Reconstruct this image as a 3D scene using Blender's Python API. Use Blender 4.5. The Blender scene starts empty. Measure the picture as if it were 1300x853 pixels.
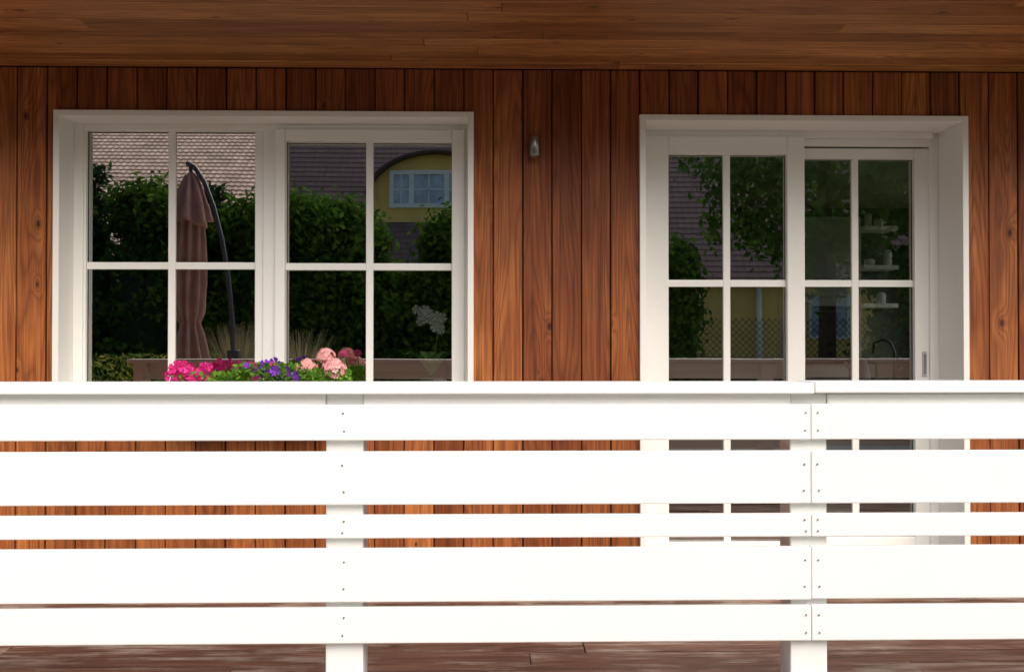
import bpy, math, random
import numpy as np
from mathutils import Vector, Matrix
random.seed(7); rng=np.random.default_rng(7)
S=bpy.context.scene
R=math.radians
C=1.195            # eye height above the deck

# ---------------------------------------------------------------- helpers
def empty(name, loc=(0,0,0)):
    o=bpy.data.objects.new(name,None); o.location=loc; S.collection.objects.link(o); return o
def mesh(name, verts, faces, mat=None, parent=None, smooth=False, uvs=None):
    me=bpy.data.meshes.new(name); me.from_pydata([tuple(v) for v in verts],[],faces)
    if uvs is not None:
        l=me.uv_layers.new(name='UVMap'); 
        flat=np.array([uvs[i] for f in faces for i in f],dtype=np.float32).ravel()
        l.data.foreach_set('uv',flat)
    me.update()
    o=bpy.data.objects.new(name,me); S.collection.objects.link(o)
    if mat: me.materials.append(mat)
    if smooth: me.polygons.foreach_set('use_smooth',[True]*len(me.polygons))
    if parent: o.parent=parent
    return o
def boxes(name, bl, mat, parent=None, bevel=0.0):
    V=[];F=[]
    for (x0,x1,y0,y1,z0,z1) in bl:
        n=len(V)
        V+=[(x0,y0,z0),(x1,y0,z0),(x1,y1,z0),(x0,y1,z0),(x0,y0,z1),(x1,y0,z1),(x1,y1,z1),(x0,y1,z1)]
        F+=[tuple(n+i for i in f) for f in [(3,2,1,0),(4,5,6,7),(0,1,5,4),(1,2,6,5),(2,3,7,6),(3,0,4,7)]]
    o=mesh(name,V,F,mat,parent)
    if bevel>0:
        m=o.modifiers.new('bevel','BEVEL'); m.width=bevel; m.segments=2; m.limit_method='ANGLE'
    return o
def tube(name, pts, rad, mat, parent=None, n=10, cap=True):
    pts=[Vector(p) for p in pts]; V=[];F=[]
    if not isinstance(rad,(list,tuple)): rad=[rad]*len(pts)
    for i,p in enumerate(pts):
        d=(pts[min(i+1,len(pts)-1)]-pts[max(i-1,0)]).normalized()
        a=d.cross(Vector((0,1,0.01))).normalized() if abs(d.y)<.95 else d.cross(Vector((1,0,0))).normalized()
        b=d.cross(a)
        for k in range(n):
            t=2*math.pi*k/n; V.append(p+(a*math.cos(t)+b*math.sin(t))*rad[i])
    for i in range(len(pts)-1):
        for k in range(n):
            F.append((i*n+k,i*n+(k+1)%n,(i+1)*n+(k+1)%n,(i+1)*n+k))
    if cap:
        F.append(tuple(range(n))[::-1]); F.append(tuple((len(pts)-1)*n+k for k in range(n)))
    return mesh(name,V,F,mat,parent,smooth=True)
def lathe(name, prof, c, mat, parent=None, n=28):
    V=[];F=[]
    for (r,z) in prof:
        for k in range(n):
            t=2*math.pi*k/n; V.append((c[0]+r*math.cos(t),c[1]+r*math.sin(t),c[2]+z))
    for i in range(len(prof)-1):
        for k in range(n): F.append((i*n+k,i*n+(k+1)%n,(i+1)*n+(k+1)%n,(i+1)*n+k))
    return mesh(name,V,F,mat,parent,smooth=True)

# ---------------------------------------------------------------- materials
class NT:
    def __init__(s,name):
        s.m=bpy.data.materials.new(name); s.m.use_nodes=True; s.t=s.m.node_tree; s.t.nodes.clear()
        s.out=s.n('ShaderNodeOutputMaterial')
    def n(s,t,**k):
        x=s.t.nodes.new(t)
        for a,b in k.items(): setattr(x,a,b)
        return x
    def l(s,a,b): s.t.links.new(a,b)
    def math(s,op,a,b=None,c=None,clamp=False):
        x=s.n('ShaderNodeMath',operation=op,use_clamp=clamp)
        for i,v in enumerate((a,b,c)):
            if v is None: continue
            if isinstance(v,(int,float)): x.inputs[i].default_value=v
            else: s.l(v,x.inputs[i])
        return x.outputs[0]
    def mix(s,f,a,b,mode='MIX'):
        x=s.n('ShaderNodeMix',data_type='RGBA',blend_type=mode)
        for i,v in ((0,f),(6,a),(7,b)):
            if isinstance(v,(int,float)): x.inputs[i].default_value=v
            elif isinstance(v,tuple): x.inputs[i].default_value=(*v,1) if len(v)==3 else v
            else: s.l(v,x.inputs[i])
        return x.outputs[2]
    def noise(s,vec,scale,detail=2,rough=.5,dist=0):
        x=s.n('ShaderNodeTexNoise'); x.inputs['Scale'].default_value=scale; x.inputs['Detail'].default_value=detail
        x.inputs['Roughness'].default_value=rough; x.inputs['Distortion'].default_value=dist
        if vec is not None: s.l(vec,x.inputs['Vector'])
        return x.outputs['Fac']
    def mr(s,v,a,b,c=0,d=1):
        x=s.n('ShaderNodeMapRange'); s.l(v,x.inputs[0])
        for i,q in enumerate((a,b,c,d)): x.inputs[i+1].default_value=q
        return x.outputs[0]
    def pbsdf(s,col,rough=.5,normal=None,**k):
        p=s.n('ShaderNodeBsdfPrincipled')
        if isinstance(col,tuple): p.inputs['Base Color'].default_value=(*col,1)
        else: s.l(col,p.inputs['Base Color'])
        if isinstance(rough,(int,float)): p.inputs['Roughness'].default_value=rough
        else: s.l(rough,p.inputs['Roughness'])
        if normal is not None: s.l(normal,p.inputs['Normal'])
        for a,b in k.items(): p.inputs[a.replace('_',' ')].default_value=b
        s.l(p.outputs[0],s.out.inputs[0]); return p
    def bump(s,h,st,dist=.01):
        b=s.n('ShaderNodeBump'); b.inputs['Strength'].default_value=st; b.inputs['Distance'].default_value=dist
        s.l(h,b.inputs['Height']); return b.outputs[0]
    def obj(s): return s.n('ShaderNodeTexCoord').outputs['Object']

def plain(name,col,rough=.5,var=.12,scale=6,**k):
    t=NT(name); o=t.obj(); f=t.noise(o,scale,2)
    c=t.mix(t.mr(f,.3,.7),tuple(x*(1-var) for x in col),tuple(min(1,x*(1+var)) for x in col))
    t.pbsdf(c,rough,**k); return t.m

def wood(name,along,dark,mid,light,rough=.45,weather=0.0,knots=True,spec=.5,lo=.62,wcol=(.42,.36,.31),kd=.45,ks=.045):
    t=NT(name); o=t.obj(); sp=t.n('ShaderNodeSeparateXYZ'); t.l(o,sp.inputs[0])
    rnd=t.n('ShaderNodeNewGeometry').outputs['Random Per Island']
    a=sp.outputs[{'X':0,'Z':2}[along]]; c=sp.outputs[{'X':1,'Z':0}[along]]; d=sp.outputs[{'X':2,'Z':1}[along]]
    def vec(sc,sa,k1=37.,k2=53.,flat=False):
        v=t.n('ShaderNodeCombineXYZ')
        t.l(t.math('ADD',t.math('MULTIPLY',c,sc),t.math('MULTIPLY',rnd,k1)),v.inputs[0])
        al=t.math('ADD',t.math('MULTIPLY',a,sa),t.math('MULTIPLY',rnd,k2))
        if flat: t.l(al,v.inputs[1])
        else: t.l(t.math('MULTIPLY',d,sc),v.inputs[1]); t.l(al,v.inputs[2])
        return v.outputs[0]
    n1=t.noise(vec(6.,.5),1,1,.45,.25)
    vo=t.n('ShaderNodeTexVoronoi',voronoi_dimensions='2D'); vo.inputs['Scale'].default_value=1; t.l(vec(3.4,1.9,71.,29.,True),vo.inputs['Vector'])
    dist=vo.outputs['Distance']; sc=t.n('ShaderNodeSeparateColor'); t.l(vo.outputs['Color'],sc.inputs[0])
    has=t.math('GREATER_THAN',sc.outputs[0],kd)
    kscl=t.math('MULTIPLY',dist,t.mr(sc.outputs[1],0,1,.8,2.2))   # knots of different sizes
    bmp=t.math('MULTIPLY',t.math('POWER',t.mr(kscl,0,.26,1,0),2.4),has)
    field=t.math('ADD',t.math('MULTIPLY',n1,21.),t.math('MULTIPLY',bmp,3.6))
    ring=t.math('MULTIPLY',t.math('PINGPONG',field,.5),2.)
    ring=t.math('POWER',ring,1.9)
    fib=t.noise(vec(150.,2.2),1,2,.6)
    streak=t.noise(vec(34.,.7,17.,61.),1,2,.6)
    blot=t.noise(vec(7.,1.4,11.,97.),1,3,.65)
    col=t.mix(t.mr(blot,.33,.66),mid,light)
    col=t.mix(t.math('MULTIPLY',ring,.5),col,dark)
    col=t.mix(t.mr(fib,.42,.72,0,.6),col,dark)
    col=t.mix(t.mr(streak,.52,.68,0,.55),col,dark)
    tint=t.mr(rnd,0,1,lo,1.25)
    tc=t.n('ShaderNodeCombineColor'); t.l(tint,tc.inputs[0]); t.l(t.math('POWER',tint,1.3),tc.inputs[1]); t.l(t.math('POWER',tint,1.4),tc.inputs[2])
    col=t.mix(1.,col,tc.outputs[0],'MULTIPLY')
    big=t.noise(o,1.3,3,.6)
    col=t.mix(t.mr(big,.42,.72,0,.35),col,dark)
    if knots:
        kr=t.math('MULTIPLY',t.mr(kscl,ks*.9,ks*2.2,1,0),has)
        col=t.mix(t.math('MULTIPLY',kr,.5),col,dark)
        kn=t.math('MULTIPLY',t.mr(kscl,ks*.5,ks,1,0),has)
        col=t.mix(t.math('MULTIPLY',kn,.85),col,tuple(x*.4 for x in dark))
    if weather:
        w=t.noise(vec(16.,1.6,5.,13.),1,5,.7)
        w2=t.noise(o,2.2,4,.65)
        m=t.math('MULTIPLY',t.mr(w,.47,.6),t.mr(w2,.4,.6))
        col=t.mix(t.math('MULTIPLY',m,weather),col,wcol)
    h=t.math('ADD',t.math('MULTIPLY',ring,-.35),t.math('MULTIPLY',fib,-.6))
    ro=t.mr(fib,.3,.7,rough-.06,rough+.12)
    t.pbsdf(col,ro,t.bump(h,.5,.002),Specular_IOR_Level=spec); return t.m

def white(name,col=(.80,.80,.785),rough=.4):
    t=NT(name); o=t.obj()
    f=t.noise(o,1.7,3,.6); g=t.noise(o,38,2,.6)
    c=t.mix(t.mr(f,.35,.75,0,.5),col,tuple(x*y for x,y in zip(col,(.95,.945,.92))))
    mp=t.n('ShaderNodeMapping'); mp.inputs['Scale'].default_value=(3,3,.6); t.l(o,mp.inputs[0])
    s=t.noise(mp.outputs[0],9,4,.7)
    c=t.mix(t.mr(s,.62,.85,0,.18),c,(.45,.42,.37))
    t.pbsdf(c,rough,t.bump(g,.12,.002)); return t.m

def glass(name,refl,tint):
    t=NT(name); o=t.obj()
    b=t.bump(t.noise(o,1.1,1,.4),.035,.02)
    g=t.n('ShaderNodeBsdfGlossy'); g.inputs['Roughness'].default_value=0.0; g.inputs['Color'].default_value=(.98,.98,.94,1)
    t.l(b,g.inputs['Normal'])
    tr=t.n('ShaderNodeBsdfTransparent'); tr.inputs['Color'].default_value=(*tint,1)
    lw=t.n('ShaderNodeLayerWeight'); lw.inputs['Blend'].default_value=.35
    f=t.math('ADD',t.math('MULTIPLY',lw.outputs['Fresnel'],.5),refl,clamp=True)
    mx=t.n('ShaderNodeMixShader'); t.l(f,mx.inputs[0]); t.l(tr.outputs[0],mx.inputs[1]); t.l(g.outputs[0],mx.inputs[2])
    t.l(mx.outputs[0],t.out.inputs[0]); return t.m

def leafmat(name,cols,trans=.35,rough=.55):
    t=NT(name); rnd=t.n('ShaderNodeNewGeometry').outputs['Random Per Island']
    cr=t.n('ShaderNodeValToRGB'); t.l(rnd,cr.inputs[0]); e=cr.color_ramp.elements
    e[0].color=(*cols[0],1); e[1].color=(*cols[-1],1); e[1].position=1
    for i,c in enumerate(cols[1:-1]): q=e.new((i+1)/(len(cols)-1)); q.color=(*c,1)
    big=t.noise(t.obj(),.9,2)
    col=t.mix(t.mr(big,.35,.65,.0,.6),cr.outputs[0],tuple(x*.45 for x in cols[0]))
    p=t.n('ShaderNodeBsdfDiffuse'); t.l(col,p.inputs[0])
    tl=t.n('ShaderNodeBsdfTranslucent'); t.l(col,tl.inputs[0])
    mx=t.n('ShaderNodeMixShader'); mx.inputs[0].default_value=trans
    t.l(p.outputs[0],mx.inputs[1]); t.l(tl.outputs[0],mx.inputs[2]); t.l(mx.outputs[0],t.out.inputs[0]); return t.m

def tilemat(name,a,b,c,rough=.7,line=.7):
    t=NT(name); uv=t.n('ShaderNodeTexCoord').outputs['UV']
    sp=t.n('ShaderNodeSeparateXYZ'); t.l(uv,sp.inputs[0])
    cv=t.n('ShaderNodeCombineXYZ'); t.l(t.math('FLOOR',sp.outputs[0]),cv.inputs[0]); t.l(t.math('FLOOR',sp.outputs[1]),cv.inputs[1])
    wn=t.n('ShaderNodeTexWhiteNoise'); t.l(cv.outputs[0],wn.inputs['Vector'])
    col=t.mix(wn.outputs['Value'],a,b); col=t.mix(t.mr(t.noise(t.obj(),1.3,4,.65),.45,.7,0,.8),col,c)
    fr=t.math('FRACT',sp.outputs[1]); col=t.mix(t.mr(fr,0,.2,line,0),col,tuple(x*.3 for x in a))
    t.pbsdf(col,rough); return t.m

WALLW=wood('stained_spruce_wall','Z',(.080,.018,.006),(.33,.086,.020),(.50,.170,.046),.55,spec=.3,lo=.62,kd=.5,ks=.042)
SOFW=wood('stained_spruce_soffit','X',(.13,.042,.012),(.48,.18,.05),(.66,.29,.095),.5,lo=.70,kd=.25,ks=.045)
DECKW=wood('weathered_deck_board','X',(.04,.017,.010),(.20,.088,.052),(.29,.145,.095),.65,weather=.7,wcol=(.46,.38,.31))
WPAINT=white('white_window_paint',(.87,.862,.82))
RPAINT=white('white_railing_paint',(.82,.82,.805),.45)
GLASS=glass('window_glass',.46,(.72,.76,.72)); GLASSD=glass('door_glass',.33,(.9,.92,.9))
GASKET=plain('black_rubber_gasket',(.02,.02,.02),.6)
GROOVE=plain('dark_groove_backing',(.018,.007,.004),.9)
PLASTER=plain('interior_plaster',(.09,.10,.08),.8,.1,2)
CONC=plain('pale_bounce_stone',(.50,.47,.43),.8,.12,4)

# ---------------------------------------------------------------- house
house=empty('wooden_house')
WX0,WX1,WZ0,WZ1=-2.276,-.103,C-.375,C+1.222     # window opening
DX0,DX1,DZ1=.783,2.520,C+1.213                  # door opening
SOF=C+1.461
HX0,HX1=-7.2,4.62
P=.1555; G=.0035; bl=[]
for i in range(-46,30):
    a=.005+i*P; b=a+P
    if b>HX1+.02: break
    cuts=sorted([a,b]+[q for q in (WX0,WX1,DX0,DX1) if a+.012<q<b-.012])
    for j in range(len(cuts)-1):
        x0,x1=cuts[j],cuts[j+1]; xm=(x0+x1)/2
        l=x0+(G*random.uniform(.6,1.5) if j==0 else 0); r=x1-(G*random.uniform(.6,1.5) if j==len(cuts)-2 else 0)
        y=random.uniform(-.002,.002)
        if WX0<xm<WX1: rs=[(.03,WZ0),(WZ1,SOF)]
        elif DX0<xm<DX1: rs=[(DZ1,SOF)]
        else: rs=[(.03,SOF)]
        for z0,z1 in rs: bl.append((l,r,y,.022,z0,z1-.004))
boxes('wall_cladding',bl,WALLW,house,.0035)
bw=[(HX0,WX0,.024,.3,-.4,2.75),(WX1,DX0,.024,.3,-.4,2.75),(DX1,HX1,.024,.3,-.4,2.75),
    (WX0,WX1,.024,.3,-.4,WZ0),(WX0,WX1,.024,.3,WZ1,2.75),(DX0,DX1,.024,.3,-.4,-.002),(DX0,DX1,.024,.3,DZ1,2.75)]
boxes('wall_backing',bw,GROOVE,house)
RW=plain('render_wall',(.5,.42,.3),.8)
# unseen side opening with frame, added to let daylight into the kitchen
boxes('wall_sides',[(HX0,-7.0,.3,8,-.4,2.75),(4.42,HX1,.3,.7,-.4,2.75),(4.42,HX1,3.9,8,-.4,2.75),(4.42,HX1,.7,3.9,-.4,.9),(4.42,HX1,.7,3.9,2.4,2.75),(HX0,HX1,8,8.2,-.4,2.75)],RW,house)
boxes('added_side_opening_frame',[(4.5,4.56,.7,.77,.9,2.4),(4.5,4.56,3.83,3.9,.9,2.4),(4.5,4.56,.77,3.83,.9,.97),(4.5,4.56,.77,3.83,2.33,2.4),(4.5,4.56,2.27,2.33,.97,2.33)],WPAINT,house,.003)
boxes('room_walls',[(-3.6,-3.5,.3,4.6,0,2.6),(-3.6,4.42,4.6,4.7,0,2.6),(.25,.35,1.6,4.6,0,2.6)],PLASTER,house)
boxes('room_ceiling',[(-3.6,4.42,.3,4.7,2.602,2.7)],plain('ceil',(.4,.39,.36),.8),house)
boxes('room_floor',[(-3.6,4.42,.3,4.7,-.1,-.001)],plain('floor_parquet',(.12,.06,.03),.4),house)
EV=-1.09
bl=[]; y=-.002; PW=.121
while y>EV+.05:
    x=-7.3+random.uniform(-3,0)
    while x<HX1+.1:
        L=random.uniform(2.6,4.4); x1=min(x+L,HX1+.1)
        bl.append((max(x,-7.3),x1-.002,y-PW+.005,y,SOF,SOF+.02+random.uniform(-.0,.001))); x+=L
    y-=PW
boxes('soffit_boards',bl,SOFW,house,.003)
boxes('soffit_backing',[(-7.3,HX1+.1,EV,0.02,SOF+.022,SOF+.06)],GROOVE,house)
boxes('fascia_board',[(-7.3,HX1+.1,EV-.03,EV-.002,SOF-.0,SOF+.2)],SOFW,house,.003)

def tiled(name,x0,x1,y0,z0,y1,z1,mat,parent,tw=.3,tl=.36,amp=.03,lift=.05):
    L=math.hypot(y1-y0,z1-z0); rows=int(L/tl); nx=int((x1-x0)/tw)*4
    ny,nz=-(z1-z0)/L,(y1-y0)/L
    if nz<0: ny,nz=-ny,-nz
    V=[];F=[];U=[]
    for r in range(rows):
        for e in (0,1):
            t=(r+e*1.0)*tl/L; h=lift*(1-e)
            for k in range(nx+1):
                x=x0+(x1-x0)*k/nx; w=amp*math.sin(2*math.pi*k/4+.6)+h+.25*amp*math.sin(r*7.1+k*3.3)
                V.append((x,y0+(y1-y0)*t+ny*w,z0+(z1-z0)*t+nz*w)); U.append((k/4.,r+e*.999))
        b=r*2*(nx+1)
        for k in range(nx): F.append((b+k,b+k+1,b+nx+1+k+1,b+nx+1+k))
        if r:
            p=b-(nx+1)
            for k in range(nx): F.append((p+k,p+k+1,b+k+1,b+k))
    return mesh(name,V,F,mat,parent,uvs=U)
T0=tilemat('brown_roof_tile',(.14,.07,.05),(.2,.1,.07),(.09,.06,.05))
tiled('roof_front',-7.5,HX1+.3,EV-.12,SOF+.14,4.1,SOF+2.9,T0,house)
tiled('roof_back',-7.5,HX1+.3,8.9,SOF+.3,4.1,SOF+2.9,T0,house)
mesh('gables',[(-7.2,0,2.7),(-7.2,8.2,2.7),(-7.2,4.1,SOF+2.8),(HX1,0,2.7),(HX1,8.2,2.7),(HX1,4.1,SOF+2.8)],[(0,1,2),(3,5,4)],WALLW,house)

# -------- window
def ring(x0,x1,z0,z1,wl,wr,wt,wb,y0,y1):
    return [(x0,x0+wl,y0,y1,z0,z1),(x1-wr,x1,y0,y1,z0,z1),(x0+wl,x1-wr,y0+.0005,y1,z1-wt,z1),(x0+wl,x1-wr,y0+.0005,y1,z0,z0+wb)]
win=empty('window'); win.parent=house
ct=.026
def casing(x0,x1,z0,z1,yb,bottom=True):
    b=[(x0-.006,x0+ct,-.03,yb,z0,z1+.006),(x1-ct,x1+.006,-.03,yb,z0,z1+.006),(x0+ct,x1-ct,-.0295,yb,z1-ct,z1+.006)]
    return b
boxes('casing',casing(WX0,WX1,WZ0,WZ1,.16),WPAINT,win,.003)
boxes('outer_sill',[(WX0-.03,WX1+.03,-.06,.15,WZ0-.03,WZ0+.012)],WPAINT,win,.004)
fx0,fx1,fz0,fz1=WX0+ct,WX1-ct,WZ0+.012,WZ1-ct
boxes('frame',[(fx0,fx0+.052,.14,.22,fz0,fz1),(fx1-.045,fx1,.14,.22,fz0,fz1),(fx0+.052,fx1-.045,.1405,.22,fz1-.034,fz1),
   (fx0+.052,fx1-.045,.1405,.22,fz0,fz0+.05),(-1.236,-1.166,.1395,.22,fz0+.05,fz1-.034)],WPAINT,win,.0035)
gz0=C-.26
ga=(-2.187,-1.282,gz0,C+1.157); gb=(-1.115,-.218,gz0,C+1.102)
def sash(g,X0,X1,Z0,Z1,y0,y1): return ring(X0,X1,Z0,Z1,g[0]-X0,X1-g[1],Z1-g[3],g[2]-Z0,y0,y1)
boxes('fixed_sash',sash(ga,fx0+.030,-1.238,fz0+.03,fz1-.018,.152,.21),WPAINT,win,.004)
boxes('opening_sash',sash(gb,-1.170,fx1-.020,fz0+.03,fz1-.030,.118,.21),WPAINT,win,.006)
def bars(g,xm,zs,y0,y1,w=.0385):
    b=[(xm-w/2,xm+w/2,y0,y1,g[2]-.004,g[3]+.004)]
    for z in zs:
        b+=[(g[0]-.004,xm-w/2,y0+.001,y1,z-w/2,z+w/2),(xm+w/2,g[1]+.004,y0+.001,y1,z-w/2,z+w/2)]
    return b
boxes('glazing_bars',bars(ga,-1.7335,[C+.433],.168,.192)+bars(gb,-.6655,[C+.429],.162,.192),WPAINT,win,.003)
for k,g in enumerate((ga,gb)):
    boxes('gasket_%d'%k,ring(g[0]-.001,g[1]+.001,g[2]-.001,g[3]+.001,.004,.004,.004,.004,.176,.184),GASKET,win)
    mesh('glass_%d'%k,[(g[0]-.01,.18,g[2]-.01),(g[1]+.01,.18,g[2]-.01),(g[1]+.01,.18,g[3]+.01),(g[0]-.01,.18,g[3]+.01)],[(0,1,2,3)],GLASS,win)
boxes('inner_sill',[(WX0,WX1,.225,.46,WZ0+.03,WZ0+.065)],plain('sill_stone',(.3,.28,.25),.3),win,.004)
# -------- patio door
door=empty('patio_door'); door.parent=house
boxes('casing',casing(DX0,DX1,0.004,DZ1,.30),WPAINT,door,.003)
boxes('threshold',[(DX0+ct,DX1-ct,-.02,.34,.002,.045)],plain('alu_threshold',(.5,.5,.48),.35),door,.003)
dx0,dx1,dz1=DX0+ct,DX1-ct,DZ1-ct
boxes('frame',[(dx0,dx0+.04,.20,.34,.045,dz1),(dx1-.05,dx1,.245,.34,.045,dz1),(dx0+.04,dx1-.05,.2005,.34,dz1-.035,dz1),
               (1.722,dx1-.05,.235,.262,dz1-.075,dz1-.035)],WPAINT,door,.003)
gl=(.969,1.624,C-1.075,C+1.053); gr=(1.745,2.366,C-1.065,C+1.046)
boxes('fixed_leaf',sash(gl,.826,1.722,.05,C+1.156,.185,.245),WPAINT,door,.005)
boxes('sliding_leaf',sash(gr,1.66,2.462,.052,C+1.106,.262,.325),WPAINT,door,.005)
boxes('glazing_bars',bars(gl,1.296,[C+.345,C-.375],.212,.238)+bars(gr,2.039,[C+.350,C-.378],.285,.312),WPAINT,door,.003)
for k,(g,yy,gm) in enumerate(((gl,.225,GLASS),(gr,.298,GLASSD))):
    boxes('gasket_%d'%k,ring(g[0]-.001,g[1]+.001,g[2]-.001,g[3]+.001,.004,.004,.004,.004,yy-.004,yy+.004),GASKET,door)
    mesh('glass_%d'%k,[(g[0]-.01,yy,g[2]-.01),(g[1]+.01,yy,g[2]-.01),(g[1]+.01,yy,g[3]+.01),(g[0]-.01,yy,g[3]+.01)],[(0,1,2,3)],gm,door)
METAL=plain('brushed_steel',(.30,.28,.255),.32,.06,20,Metallic=1.0)
boxes('handle_plate',[(2.405,2.430,.254,.263,C-.17,C-.03)],plain('handle_grey',(.5,.5,.5),.4),door,.003)
boxes('handle_recess',[(2.411,2.424,.252,.2545,C-.155,C-.045)],plain('recess_grey',(.22,.22,.22),.5),door)

# -------- wall lamp
lamp=empty('wall_lamp',(.222,0,C+1.04))
lathe('shade',[(.0,.052),(.028,.052),(.030,.049),(.030,-.049),(.028,-.052),(.025,-.052),(.025,-.03),(0,-.03)],(0,-.048,0),METAL,lamp)
boxes('bracket',[(-.014,.014,-.03,0,-.02,.02)],METAL,lamp,.002)
lathe('bulb',[(0,-.031),(.02,-.031),(.02,-.045),(0,-.046)],(0,-.048,0),plain('frosted',(.8,.8,.75),.5),lamp)

# ---------------------------------------------------------------- deck & railing
deck=empty('wooden_deck')
bl=[]; y=-.006; W=.142
while y>-2.62:
    x=-6.2-random.uniform(0,2)
    while x<4.7:
        L=random.uniform(2.2,3.6); dz=random.uniform(-.004,.003)
        bl.append((max(x,-6.4),min(x+L,4.7)-.003,y-W+.012,y,-.03+dz,dz)); x+=L
    y-=W
boxes('deck_boards',bl,DECKW,deck,.004)
boxes('joists',[(-6.4+i*.6,-6.33+i*.6,-2.6,-.01,-.18,-.036) for i in range(19)],DECKW,deck)
boxes('edge_beam',[(-6.4,4.7,-2.70,-2.645,-.2,-.004)],DECKW,deck,.004)
rail=empty('veranda_railing')
YR=-2.32; XL,XR=-2.84,4.66
sl=[(-.1646,-.2647),(-.298,-.447),(-.476,-.5405),(-.569,-.718),(-.736,-.836),(-.955,-1.06)]
joints=[XL,.906,3.55,XR]; bl=[]
for (a,b) in sl:
    for j in range(3):
        e=random.uniform(-.0012,.0012)
        bl.append((joints[j]+.0008,joints[j+1]-.0008,YR+e,YR+.024,C+b+e,C+a+e))
boxes('slats',bl,RPAINT,rail,.0035)
posts=[-2.78,-1.742,-.418,.906,2.228,3.55,4.6]
boxes('posts',[(x-.053,x+.053,YR+.0245,YR+.125,-.2,C-.1365) for x in posts],RPAINT,rail,.004)
boxes('upper_beam',[(posts[i]+.0535,posts[i+1]-.0535,YR+.018,YR+.07,C-.215,C-.137) for i in range(len(posts)-1)],RPAINT,rail,.003)
boxes('handrail',[(XL-.04,.912,YR-.014,YR+.14,C-.1355,C-.1045),(.914,XR+.04,YR-.012,YR+.142,C-.1335,C-.1025)],RPAINT,rail,.004)
V=[];F=[]
for x in posts:
    xs=[x] if abs(x-.906)>.05 and abs(x-3.55)>.05 else [x-.019,x+.019]
    for (a,b) in sl:
        h=abs(a-b); zz=[a-h*.25,b+h*.25]
        for q in xs:
            for z in zz:
                qx=q+random.uniform(-.003,.003); n=len(V); V.append((qx,YR-.0025,C+z))
                for k in range(8):
                    t=k*math.pi/4; V.append((qx+.0031*math.cos(t),YR-.0022,C+z+.0031*math.sin(t)))
                for k in range(8): F.append((n,n+1+k,n+1+(k+1)%8))
mesh('screws',V,F,plain('screw_steel',(.22,.21,.20),.5,Metallic=.6),rail)

# ---------------------------------------------------------------- foliage generator
def leaves(name,cent,nrm,size,mat,parent=None,aspect=.55):
    n=len(cent); a=rng.normal(size=(n,3)); 
    nrm=nrm/np.linalg.norm(nrm,axis=1,keepdims=True)
    u=np.cross(nrm,a); u/=np.linalg.norm(u,axis=1,keepdims=True); v=np.cross(nrm,u)
    s=np.asarray(size).reshape(-1,1)*np.ones((n,1))
    q=np.stack([cent-u*s,cent-v*s*aspect+nrm*s*.12,cent+u*s,cent+v*s*aspect+nrm*s*.12],1).reshape(-1,3)
    me=bpy.data.meshes.new(name); me.vertices.add(4*n); me.vertices.foreach_set('co',q.astype(np.float32).ravel())
    me.loops.add(4*n); me.loops.foreach_set('vertex_index',np.arange(4*n,dtype=np.int32))
    me.polygons.add(n); me.polygons.foreach_set('loop_start',np.arange(0,4*n,4,dtype=np.int32))
    me.polygons.foreach_set('loop_total',np.full(n,4,dtype=np.int32)); me.update(calc_edges=True)
    me.materials.append(mat); o=bpy.data.objects.new(name,me); S.collection.objects.link(o)
    if parent: o.parent=parent
    return o
def crown_pts(c,r,nc,npc,spread):
    d=rng.normal(size=(nc,3)); d/=np.linalg.norm(d,axis=1,keepdims=True)
    rad=rng.uniform(.55,1.0,(nc,1))**.6*(1+.12*rng.normal(size=(nc,1)))
    cc=np.array(c)+d*rad*np.array(r)
    p=np.repeat(cc,npc,0)+rng.normal(size=(nc*npc,3))*spread*rng.uniform(.5,1.3,(nc*npc,1))
    nn=(p-np.array(c))/np.array(r)+rng.normal(size=p.shape)*.8+np.array([0,0,.4])
    return p,nn
GREEN=leafmat('hedge_leaf',[(.035,.08,.012),(.065,.16,.022),(.11,.23,.03),(.16,.29,.045)])
GREEN2=leafmat('broad_leaf',[(.035,.08,.015),(.07,.17,.025),(.12,.24,.04),(.17,.28,.06)])
CONI=leafmat('conifer_needle',[(.02,.045,.022),(.035,.08,.035),(.055,.12,.045)])
BARK=plain('bark',(.10,.07,.05),.9,.4,14)
CORE=plain('light_blocking_core',(.015,.028,.01),1)  # dark solid added inside the foliage to block light passing through
GZ=-.35
def shrub(name,x,y,w,d,top,mat,n=120,core=True,size=.07,base=GZ):
    e=empty(name,(0,0,0)); ta=top-.42
    h=ta-base
    P_=[];N_=[]
    lv=max(2,int(h/.7))
    for k in range(lv):
        z=base+.1+h*(k+.5)/lv; f=1.0-.3*(k/lv)**2
        p,q=crown_pts((x+random.uniform(-.12,.12),y,z),(w*f,d*f,h/lv*.6),n,26,.12); P_.append(p);N_.append(q)
    p,q=crown_pts((x+random.uniform(-.1,.1),y,ta-.15),(w*.6,d*.6,.45),n//2,26,.12); P_.append(p);N_.append(q)
    leaves('foliage',np.concatenate(P_),np.concatenate(N_),rng.uniform(size*.6,size*1.2,sum(len(q) for q in P_)),mat,e)
    tube('trunk',[(x,y,base-.1),(x+.03,y,base+h*.5),(x,y,ta-.4)],[.09,.06,.02],BARK,e)
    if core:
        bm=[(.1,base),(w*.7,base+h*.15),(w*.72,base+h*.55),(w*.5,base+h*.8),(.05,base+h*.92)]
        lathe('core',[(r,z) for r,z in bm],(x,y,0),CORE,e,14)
    return e
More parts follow.
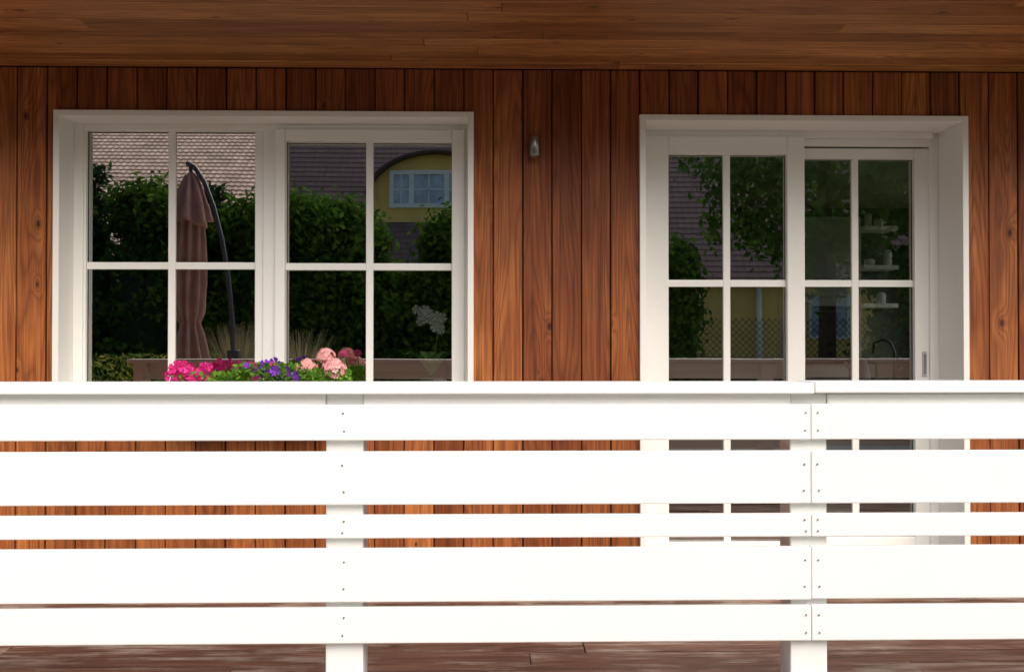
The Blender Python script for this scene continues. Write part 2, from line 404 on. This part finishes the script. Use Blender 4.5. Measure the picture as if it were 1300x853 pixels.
def conifer(name,x,y,top,w):
    e=empty(name); cent=[];nn=[]
    base=GZ; h=top-base
    for k in range(150):
        f=random.random()**.8; z=base+.2+h*f*.97; L=w*(1-f*.8)*random.uniform(.75,1.1); a=random.uniform(0,2*math.pi)
        m=26; t=rng.uniform(.2,1,m)
        px=x+np.cos(a)*L*t; py=y+np.sin(a)*L*t; pz=z-.25*L*t**2+rng.normal(size=m)*.07
        cent.append(np.stack([px+rng.normal(size=m)*.09,py+rng.normal(size=m)*.09,pz],1)); nn.append(rng.normal(size=(m,3))+np.array([0,0,1.2]))
    leaves('needles',np.concatenate(cent),np.concatenate(nn),rng.uniform(.05,.12,150*26),CONI,e,.3)
    tube('trunk',[(x,y,base-.1),(x,y,top-.1)],[.12,.02],BARK,e)
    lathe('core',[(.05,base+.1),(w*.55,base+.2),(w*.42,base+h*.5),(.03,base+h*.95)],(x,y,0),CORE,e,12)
def tree(name,x,y,z0,ztop,w,mat,n=330,size=.10):
    e=empty(name); zc=(z0+ztop)/2
    tube('trunk',[(x,y,GZ-.1),(x+.05,y,z0),(x-.05,y+.05,zc),(x,y,ztop-.6)],[.2,.15,.09,.03],BARK,e)
    for k in range(9):
        a=k*2.4; z=z0-.2+(zc-z0)*k/7; L=w*random.uniform(.6,.85)
        tube('limb_%d'%k,[(x,y,z),(x+math.cos(a)*L*.5,y+math.sin(a)*L*.5,z+.5),(x+math.cos(a)*L,y+math.sin(a)*L,z+.8)],[.07,.045,.015],BARK,e,7)
    p,q=crown_pts((x,y,zc),(w,w,(ztop-z0)/2),n,30,.2)
    leaves('foliage',p,q,rng.uniform(size*.6,size*1.2,len(p)),mat,e)
HY=-11
for (x,top,w,kind) in [(-9.6,4.6,1.1,0),(-8.2,4.5,1.1,1),(-6.9,4.2,.95,0),(-5.75,4.1,.9,1),(-4.85,3.75,.8,0),(-4.0,3.8,.85,1),(-3.2,3.85,.8,1),(-2.45,3.75,.75,1),(-1.5,2.5,.55,1),(-.78,3.6,.5,1),(.4,3.0,.8,1),(1.5,2.6,.8,1)]:
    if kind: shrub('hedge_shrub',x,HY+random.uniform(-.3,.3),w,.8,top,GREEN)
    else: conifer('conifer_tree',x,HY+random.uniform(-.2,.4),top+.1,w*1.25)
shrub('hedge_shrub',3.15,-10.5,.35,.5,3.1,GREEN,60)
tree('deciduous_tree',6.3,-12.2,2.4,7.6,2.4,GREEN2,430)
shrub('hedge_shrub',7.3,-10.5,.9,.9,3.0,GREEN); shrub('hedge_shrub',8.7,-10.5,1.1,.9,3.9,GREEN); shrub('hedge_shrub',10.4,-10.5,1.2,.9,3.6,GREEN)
p=np.stack([rng.uniform(-6.6,-3.3,5200),rng.uniform(-6.6,-5.4,5200),GZ+rng.uniform(0,1,5200)**.8*1.45],1)
bed=leaves('flower_bed',p,rng.normal(size=p.shape)+np.array([0,0,.5]),rng.uniform(.02,.06,5200),leafmat('wild_leaf',[(.08,.16,.03),(.16,.28,.06),(.3,.36,.08),(.6,.5,.12)]),None,.3)
def grass_clump(name,x,y,h,n,mat):
    V=[];F=[]
    for k in range(n):
        a=random.uniform(0,6.28); s=random.uniform(.1,.5)*h*.7; hh=h*random.uniform(.7,1); w=.006
        b=len(V)
        for i in range(5):
            t=i/4; px=x+math.cos(a)*s*t*t; py=y+math.sin(a)*s*t*t; z=GZ+hh*(t-.12*t*t)
            ww=w*(1-t*.8); V+= [(px-math.sin(a)*ww,py+math.cos(a)*ww,z),(px+math.sin(a)*ww,py-math.cos(a)*ww,z)]
        for i in range(4): F.append((b+2*i,b+2*i+1,b+2*i+3,b+2*i+2))
    return mesh(name,V,F,mat)
STRAW=leafmat('straw_grass',[(.35,.3,.15),(.5,.44,.25),(.6,.52,.33)])
grass_clump('ornamental_grass',-3.55,-8,2.15,650,STRAW); grass_clump('ornamental_grass',-2.75,-8.3,2.05,450,STRAW)

# ---------------------------------------------------------------- parasol
par=empty('parasol',(-3.18,-4.7,0))
CLOTH=plain('parasol_cloth',(.40,.22,.18),.85,.18,5)
def canopy(name,prof,folds,depth,ph=0):
    n=120;V=[];F=[]
    pr=[]
    for i in range(len(prof)-1):
        for s in range(4):
            q=s/4; pr.append((prof[i][0]*(1-q)+prof[i+1][0]*q,prof[i][1]*(1-q)+prof[i+1][1]*q))
    pr.append(prof[-1])
    for (r,z) in pr:
        for k in range(n):
            t=2*math.pi*k/n; f=math.cos(folds*t+ph+.9*math.sin(z*3)); rr=r*(1+depth*(abs(f)**.6*(1 if f>0 else -1)))+.006*math.sin(7*z+3*t)
            V.append((rr*math.cos(t),rr*math.sin(t),z+.03*math.cos(3*t+ph)*(1 if z<2.7 else 0)))
    for i in range(len(pr)-1):
        for k in range(n): F.append((i*n+k,i*n+(k+1)%n,(i+1)*n+(k+1)%n,(i+1)*n+k))
    return mesh(name,V,F,CLOTH,par,smooth=True)
canopy('folded_canopy',[(.012,3.03),(.05,2.96),(.09,2.8),(.115,2.5),(.13,2.1),(.14,1.8),(.125,1.55),(.085,1.43),(.12,1.3),(.16,1.05),(.17,.9),(.12,.88)],9,.28)
canopy('valance',[(.05,2.99),(.10,2.85),(.15,2.66),(.19,2.48),(.165,2.475)],7,.25,1.)
DARKM=plain('anthracite_metal',(.05,.055,.065),.4,.1)
tube('mast',[(-.04,0,3.12),(.04,0,3.08),(.14,0,2.92),(.24,0,2.65),(.33,0,2.3),(.40,0,1.9),(.44,0,1.5),(.46,0,.9),(.46,0,GZ+.08)],.026,DARKM,par)
tube('strut',[(.0,0,3.08),(.0,0,2.9)],.02,DARKM,par)
boxes('crank',[(.40,.52,-.05,.05,1.05,1.15)],DARKM,par,.01)
boxes('base',[(.0,.92,-.45,-.02,GZ+.04,GZ+.12),(.0,.92,.02,.45,GZ+.04,GZ+.12)],plain('base_slab',(.3,.3,.3),.8),par,.01)

# ---------------------------------------------------------------- neighbouring houses
nh=empty('yellow_neighbour_house')
YEL=plain('yellow_render',(.92,.62,.20),.85,.06,3)
T1=tilemat('dark_purple_roof_tile',(.21,.125,.12),(.25,.15,.145),(.16,.10,.10),.8,.35)
NY=-20
boxes('walls',[(-5.8,13,NY-9,NY,GZ,3.05)],YEL,nh)
tiled('roof',-6.2,13.4,NY+.35,2.85,NY-4.6,9.6,T1,nh,tw=.2,tl=.2,amp=.004,lift=.012)
tiled('roof_back',-6.2,13.4,NY-9.4,2.85,NY-4.6,9.6,T1,nh,amp=.02)
mesh('gable',[(-5.8,NY,3),(-5.8,NY-9,3),(-5.8,NY-4.6,9.3),(13,NY,3),(13,NY-9,3),(13,NY-4.6,9.3)],[(0,1,2),(3,4,5)],YEL,nh)
dxc,dw=-1.55,1.85; yf=NY-.9; n=24
arc=[(dxc+dw*math.cos(math.pi*k/n),5.25+1.25*math.sin(math.pi*k/n)) for k in range(n+1)]
V=[(x,yf,z) for x,z in arc]+[(dxc-dw,yf,4.6),(dxc+dw,yf,4.6)]
mesh('dormer_front',V,[tuple(range(n+1))+(n+1,n+2)],YEL,nh)
V=[];F=[]
for (x,z) in arc:
    for (s,yy) in ((1.0,yf+.3),(1.06,yf+.3),(1.06,yf-3.2),(1.0,yf-3.2)):
        V.append((dxc+(x-dxc)*s,yy,5.25+(z-5.25)*s))
for k in range(n):
    for j in range(4): F.append((4*k+j,4*k+(j+1)%4,4*k+4+(j+1)%4,4*k+4+j))
mesh('dormer_roof',V,F,T0,nh)
NW=plain('white_pvc',(.95,.95,.95),.4); NG=plain('pale_curtained_glass',(.42,.50,.62),.15,.35,4)
wx0,wx1,wz0,wz1=-2.84,-.62,5.0,6.06
boxes('dormer_window',ring(wx0,wx1,wz0,wz1,.12,.12,.12,.12,yf,yf+.06)+[(x-.07,x+.07,yf,yf+.055,wz0+.12,wz1-.12) for x in (wx0+.62,wx0+1.6)]+[(wx0+.12,wx1-.12,yf,yf+.035,5.5,5.54)]+[(x-.018,x+.018,yf,yf+.035,wz0+.12,wz1-.12) for x in (wx0+.33,wx0+1.1,wx1-.3)],NW,nh)
boxes('dormer_pane',[(wx0+.05,wx1-.05,yf+.005,yf+.02,wz0+.05,wz1-.05)],NG,nh)
for k,(x,xw,za,zb) in enumerate(((5.1,.5,2.2,2.62),(8.6,1.1,1.4,2.6),(11.,1.1,1.4,2.6))):
    boxes('window_frame_%d'%k,ring(x,x+xw,za,zb,.07,.07,.07,.07,NY,NY+.05)+[(x+xw/2-.025,x+xw/2+.025,NY,NY+.045,za+.07,zb-.07)],NW,nh)
    boxes('window_pane_%d'%k,[(x+.05,x+xw-.05,NY+.003,NY+.015,za+.05,zb-.05)],NG,nh)
tube('downpipe',[(7.15,NY+.12,2.85),(7.15,NY+.12,GZ)],.08,NW,nh)
boxes('plinth',[(-5.8,13,NY,NY+.03,GZ,.9)],plain('red_brick_plinth',(.40,.12,.07),.85,.3,5),nh)
lh=empty('tiled_roof_house')
T2=tilemat('sunlit_clay_tile',(.72,.48,.38),(.92,.68,.56),(.48,.34,.28),.8,.5)
boxes('walls',[(-19,-6.9,-43,-22,GZ,3.6)],plain('cream_render',(.6,.52,.4),.85),lh)
tiled('roof',-19.4,-6.4,-21.6,3.5,-32.5,10.2,T2,lh,tw=.22,tl=.36,amp=.014,lift=.035)
tiled('roof_back',-19.4,-6.4,-43.4,3.5,-32.5,10.2,T2,lh,tw=.26,tl=.36)
mesh('gables',[(-19,-22,3.6),(-19,-43,3.6),(-19,-32.5,10),(-6.9,-22,3.6),(-6.9,-43,3.6),(-6.9,-32.5,10)],[(0,1,2),(3,5,4)],YEL,lh)

# fence (chain link)
fe=empty('wire_fence'); FP=plain('fence_post',(.3,.3,.3),.6)
for k in range(6): tube('post_%d'%k,[(2+k*1.9,-13.4,GZ),(2+k*1.9,-13.4,1.8)],.03,FP,fe,8)
V=[];F=[]; 
for s in (1,-1):
    for k in range(-20,90):
        x0=2+k*.13; x1=x0+s*2.1
        n=len(V); V+=[(x0,-13.4,GZ),(x0+.018,-13.4,GZ),(x1+.018,-13.4,1.75),(x1,-13.4,1.75)]; F.append((n,n+1,n+2,n+3))
mesh('wire_mesh',V,F,plain('coated_wire',(.06,.07,.06),.6),fe)

# ---------------------------------------------------------------- ground
t=NT('grass_lawn'); o=t.obj(); c=t.mix(t.noise(o,.6,3),(.05,.09,.02),(.10,.15,.04)); c=t.mix(t.mr(t.noise(o,60,2),.4,.7),c,(.04,.07,.02))
t.pbsdf(c,.9,t.bump(t.noise(o,80,2),.6,.03))
mesh('lawn',[(-400,-400,GZ),(400,-400,GZ),(400,400,GZ),(-400,400,GZ)],[(0,1,2,3)],t.m)
pv=[]
for i in range(-11,14):
    for j in range(10):
        if i<-5 and 3<=j: continue
        pv.append((i*.6+.004,i*.6+.596,-2.75-(j+1)*.6+.004,-2.75-j*.6-.004,GZ-.02,GZ+.03+random.uniform(0,.003)))
boxes('unseen_bounce_paving',pv,CONC,None,.004)  # unseen pale paving, added to bounce light up to the soffit

# ---------------------------------------------------------------- flower box hung under the window sill
fb=empty('flower_box')
K=.00402
def PX(x): return (x-625)*K
def PZ(y): return C-(y-439)*K
FX0,FX1,FY=PX(216),PX(444),-.165; FZ=C-.215
TERR=plain('planter_plastic',(.10,.045,.03),.5)
boxes('trough',[(FX0,FX1,FY-.09,FY-.08,FZ-.15,FZ),(FX0,FX1,FY+.08,FY+.09,FZ-.15,FZ),(FX0,FX0+.01,FY-.08,FY+.08,FZ-.15,FZ),(FX1-.01,FX1,FY-.08,FY+.08,FZ-.15,FZ),(FX0+.01,FX1-.01,FY-.08,FY+.08,FZ-.15,FZ-.14)],TERR,fb,.002)
boxes('soil',[(FX0+.01,FX1-.01,FY-.08,FY+.08,FZ-.05,FZ-.02)],plain('soil',(.03,.02,.015),1,.4,40),fb)
boxes('brackets',[(x,x+.02,FY+.091,.0,FZ-.17,FZ-.02) for x in (FX0+.1,FX1-.1)],METAL,fb)
def petals(name,items,mat,np_=5,cup=.25):
    V=[];F=[]
    for c,nv,r in items:
        nv=Vector(nv).normalized(); u=nv.cross(Vector((.3,.2,.9))).normalized(); w=nv.cross(u); a0=random.uniform(0,6.28); c=Vector(c)
        for k in range(np_):
            a=a0+2*math.pi*k/np_; b=len(V); V.append(c-nv*r*cup)
            for (rr,da,h) in ((.55,-.42,.05),(.95,-.5,.0),(1.05,-.2,.06),(.98,0,-.02),(1.05,.2,.06),(.95,.5,.0),(.55,.42,.05)):
                d=a+da*(2*math.pi/np_)/1.25*1.0; rj=rr*r*random.uniform(.93,1.05)
                V.append(c+(u*math.cos(d)+w*math.sin(d))*rj+nv*(h*r+cup*r*(rr-.6)+random.uniform(-.04,.04)*r))
            for i in range(6): F.append((b,b+1+i,b+2+i))
    return mesh(name,V,F,mat,fb)
def petmat(name,a,b,throat=None):
    t=NT(name); rnd=t.n('ShaderNodeNewGeometry').outputs['Random Per Island']; c=t.mix(rnd,a,b)
    p=t.pbsdf(c,.6); tl=t.n('ShaderNodeBsdfTranslucent'); t.l(c,tl.inputs[0]); mx=t.n('ShaderNodeMixShader'); mx.inputs[0].default_value=.25
    t.l(p.outputs[0],mx.inputs[1]); t.l(tl.outputs[0],mx.inputs[2]); t.l(mx.outputs[0],t.out.inputs[0]); return t.m
MAG=petmat('magenta_petal',(.60,.006,.16),(.92,.05,.38)); PUR=petmat('purple_petal',(.15,.02,.45),(.32,.05,.65))
PNK=petmat('pink_petal',(.90,.34,.36),(.97,.68,.66)); PIN2=petmat('reflected_petal',(.5,.04,.14),(.6,.1,.22))
def rn(s=1): return random.uniform(-s,s)
D=FY
def ball(cx,cz,r,cy=D):
    it=[]
    for k in range(80):
        v=Vector((random.gauss(0,1),random.gauss(0,1)-.25,random.gauss(0,1)+.25)).normalized()
        q=random.uniform(.85,1.08)
        it.append(((cx+v.x*r*q,cy+v.y*r*q,cz+v.z*r*.85*q),v+Vector((rn(.3),rn(.3),rn(.3))),r*.27))
    return it
petals('geranium_blooms',ball(PX(415),PZ(452),.045)+ball(PX(392),PZ(467),.050)+ball(PX(428),PZ(469),.059,D-.04),PNK,5,.15)
petals('reflected_geranium',ball(PX(434),PZ(449),.022,D+.10),PIN2,5,.15)  # darker bloom stands in for the geraniums' reflection in the pane
mg=[]
for (x,y,r) in [(229,466,.028),(243,465,.022),(251,474,.030),(262,466,.020),(236,477,.028),(268,474,.022),(224,476,.024),(258,480,.026),(352,462,.012),(326,464,.016),(330,478,.016),(246,468,.024),(233,463,.018),(240,483,.026),(224,469,.018),(270,465,.015),(230,472,.028),(262,472,.026),(248,482,.026),(229,483,.026),(269,483,.022)]:
    mg.append(((PX(x),D-.03+rn(.06),PZ(y)),(rn(.8),-1,.3+rn(.6)),r*1.4))
petals('petunia_blooms',mg,MAG)
pu=[]
for (x,y,r) in [(322,463,.012),(341,463,.020),(352,461,.022),(345,474,.018),(372,470,.020),(366,480,.020),(383,476,.018),(358,483,.018),(335,472,.016),(378,484,.016),(328,470,.014),(357,470,.018),(347,466,.02)]:
    pu.append(((PX(x),D-.05+rn(.05),PZ(y)),(rn(.8),-1,.3+rn(.5)),r*1.45))
petals('purple_petunia_blooms',pu,PUR)
FL=leafmat('flower_leaf',[(.07,.18,.02),(.12,.30,.03),(.20,.40,.05),(.30,.48,.08)],.3,.45)
cn=[]
for k in range(1700):
    xp=random.triangular(215,444,350); top=PZ(463 if 300<xp<400 else 474); cn.append((PX(xp)+rn(.01),D+rn(.11),random.uniform(FZ-.06,top+.008)))
cn=np.array(cn); leaves('leaves',cn,rng.normal(size=cn.shape)*.6+np.array([0,-.7,.6]),rng.uniform(.009,.022,len(cn)),FL,fb,.6)
cn=[(PX(random.uniform(380,445)),D+rn(.08),PZ(random.uniform(472,492))) for k in range(70)]
petals('geranium_leaves',[(c,(rn(.6),-1+rn(.3),.7),random.uniform(.020,.034)) for c in cn],FL,6,.1)
for k,(x,y) in enumerate([(415,456),(392,472),(428,474),(341,466),(236,476),(372,474),(252,480),(434,452)]):
    tube('stem_%d'%k,[(PX(x)+rn(.02),D,FZ-.03),(PX(x),D+(.1 if k==7 else 0),PZ(y))],.003,FL,fb,6)

# ---------------------------------------------------------------- orchid on the inner sill
orc=empty('potted_orchid',(-.335,.29,WZ0+.066))
lathe('pot',[(0,0),(.045,0),(.062,.12),(.066,.12),(.066,.13),(.058,.13),(.056,.11),(0,.11)],(0,0,0),plain('pot_ceramic',(.6,.6,.58),.3),orc)
V=[];F=[]
for k in range(7):
    a=k*.95; L=.19; b=len(V)
    for i in range(7):
        t=i/6; w=.032*math.sin(math.pi*min(1,t*.9+.08)); rr=L*t; z=.14+.13*math.sin(t*2.2)
        for s in (-1,1): V.append((math.cos(a)*rr-math.sin(a)*w*s,math.sin(a)*rr*.4+math.cos(a)*w*s,z+.008*abs(s)))
    for i in range(6): F.append((b+2*i,b+2*i+1,b+2*i+3,b+2*i+2))
mesh('leaves',V,F,plain('orchid_leaf',(.30,.62,.22),.4),orc,smooth=True)
tube('stem',[(0,0,.11),(.02,0,.28),(.03,0,.38),(.0,0,.47),(-.06,-.0,.51)],.004,plain('orchid_stem',(.2,.4,.1),.5),orc,6)
it=[]
for (x,z) in [(-.085,.51),(-.05,.475),(-.035,.51),(-.01,.455),(.015,.44),(.03,.475),(.045,.43),(.05,.40),(.02,.41),(-.06,.445),(.06,.465),(-.015,.49)]:
    it.append(((x,-.02+rn(.02),z),(rn(.5),-1,rn(.3)),.027))
o=petals('blossoms',it,petmat('orchid_white',(.92,.92,.9),(.95,.96,.93)),5,.1); o.parent=orc
# ---------------------------------------------------------------- kitchen seen through the door
kc=empty('kitchen_cabinet'); LG=plain('cabinet_front',(.66,.72,.66),.4,.05)
boxes('carcass',[(2.50,3.02,2.7,3.3,0,2.25)],LG,kc,.004)
boxes('oven_door',[(2.56,2.96,2.675,2.70,1.05,1.52)],plain('oven_black',(.02,.02,.02),.15),kc,.004)
boxes('fronts',[(2.53,2.99,2.68,2.70,1.60,2.2),(2.53,2.99,2.68,2.70,.1,1.0)],LG,kc,.004)
boxes('handles',[(2.58,2.94,2.64,2.655,1.47,1.485),(2.58,2.94,2.64,2.655,.93,.945)],METAL,kc)
sh=empty('wall_shelf_unit'); SW=plain('shelf_white',(.88,.88,.84),.4)
boxes('boards',[(3.2,3.5,3.1,3.35,C+z,C+z+.035) for z in (1.0,.66,.33)],SW,sh,.002)
boxes('back_panel',[(3.18,3.52,3.36,3.38,C+.3,C+1.1)],PLASTER,sh,.002)
for k,(x,z,r,h) in enumerate([(3.27,1.035,.03,.12),(3.36,1.035,.04,.07),(3.44,.695,.035,.14),(3.28,.695,.045,.06),(3.38,.365,.04,.1)]):
    lathe('jar_%d'%k,[(0,0),(r,0),(r,h*.8),(r*.6,h),(0,h)],(x,3.18,C+z),SW,sh,14)
wt=empty('kitchen_worktop')
boxes('top',[(2.1,3.5,1.5,2.1,.86,.90)],plain('worktop',(.35,.32,.28),.3),wt,.003)
boxes('cupboard',[(2.12,3.48,1.53,2.08,0,.859)],LG,wt)
kt=empty('kettle',(2.62,1.72,.90))
lathe('body',[(0,0),(.075,0),(.08,.03),(.066,.15),(.045,.2),(0,.215)],(0,0,0),SW,kt)
tube('handle',[(.06,0,.18),(.12,0,.17),(.125,0,.08),(.075,0,.05)],.009,DARKM,kt); tube('spout',[(-.06,0,.12),(-.105,0,.18)],[.018,.01],SW,kt)
fc=empty('kitchen_faucet',(2.95,1.9,.90))
tube('spout',[(0,0,0),(0,0,.25),(-.03,0,.32),(-.09,0,.34),(-.15,0,.31),(-.16,0,.24)],.011,METAL,fc)
tube('lever',[(0,0,.1),(.06,0,.14)],.007,METAL,fc)

# ---------------------------------------------------------------- light: bright hazy day, very soft sun
el=R(45)
dirv=Vector((.40,-.91,0)).normalized()*math.cos(el)+Vector((0,0,math.sin(el)))
w=bpy.data.worlds.new('World'); S.world=w; w.use_nodes=True; nt=w.node_tree; nt.nodes.clear()
sk=nt.nodes.new('ShaderNodeTexSky'); sk.sky_type='NISHITA'; sk.sun_disc=False; sk.sun_elevation=el
sk.sun_rotation=math.atan2(dirv.x,dirv.y); sk.air_density=1.0; sk.dust_density=4.0; sk.ozone_density=.6
bg=nt.nodes.new('ShaderNodeBackground'); bg.inputs[1].default_value=.15; wo=nt.nodes.new('ShaderNodeOutputWorld')
nt.links.new(sk.outputs[0],bg.inputs[0]); nt.links.new(bg.outputs[0],wo.inputs[0])
L=bpy.data.lights.new('sun','SUN'); L.energy=4.2; L.angle=R(62); L.color=(1,.95,.87)
lo=bpy.data.objects.new('sun',L); S.collection.objects.link(lo); lo.rotation_euler=dirv.to_track_quat('Z','Y').to_euler()
# ---------------------------------------------------------------- camera
cam=bpy.data.cameras.new('camera'); co=bpy.data.objects.new('camera',cam); S.collection.objects.link(co)
cam.lens=33.37; cam.sensor_width=36; cam.clip_end=2000; cam.clip_start=.05
co.location=(0,-5,C); co.rotation_euler=(R(90.6),0,R(-1.2)); S.camera=co
S.view_settings.view_transform='Standard'; S.view_settings.look='None'; S.view_settings.exposure=0
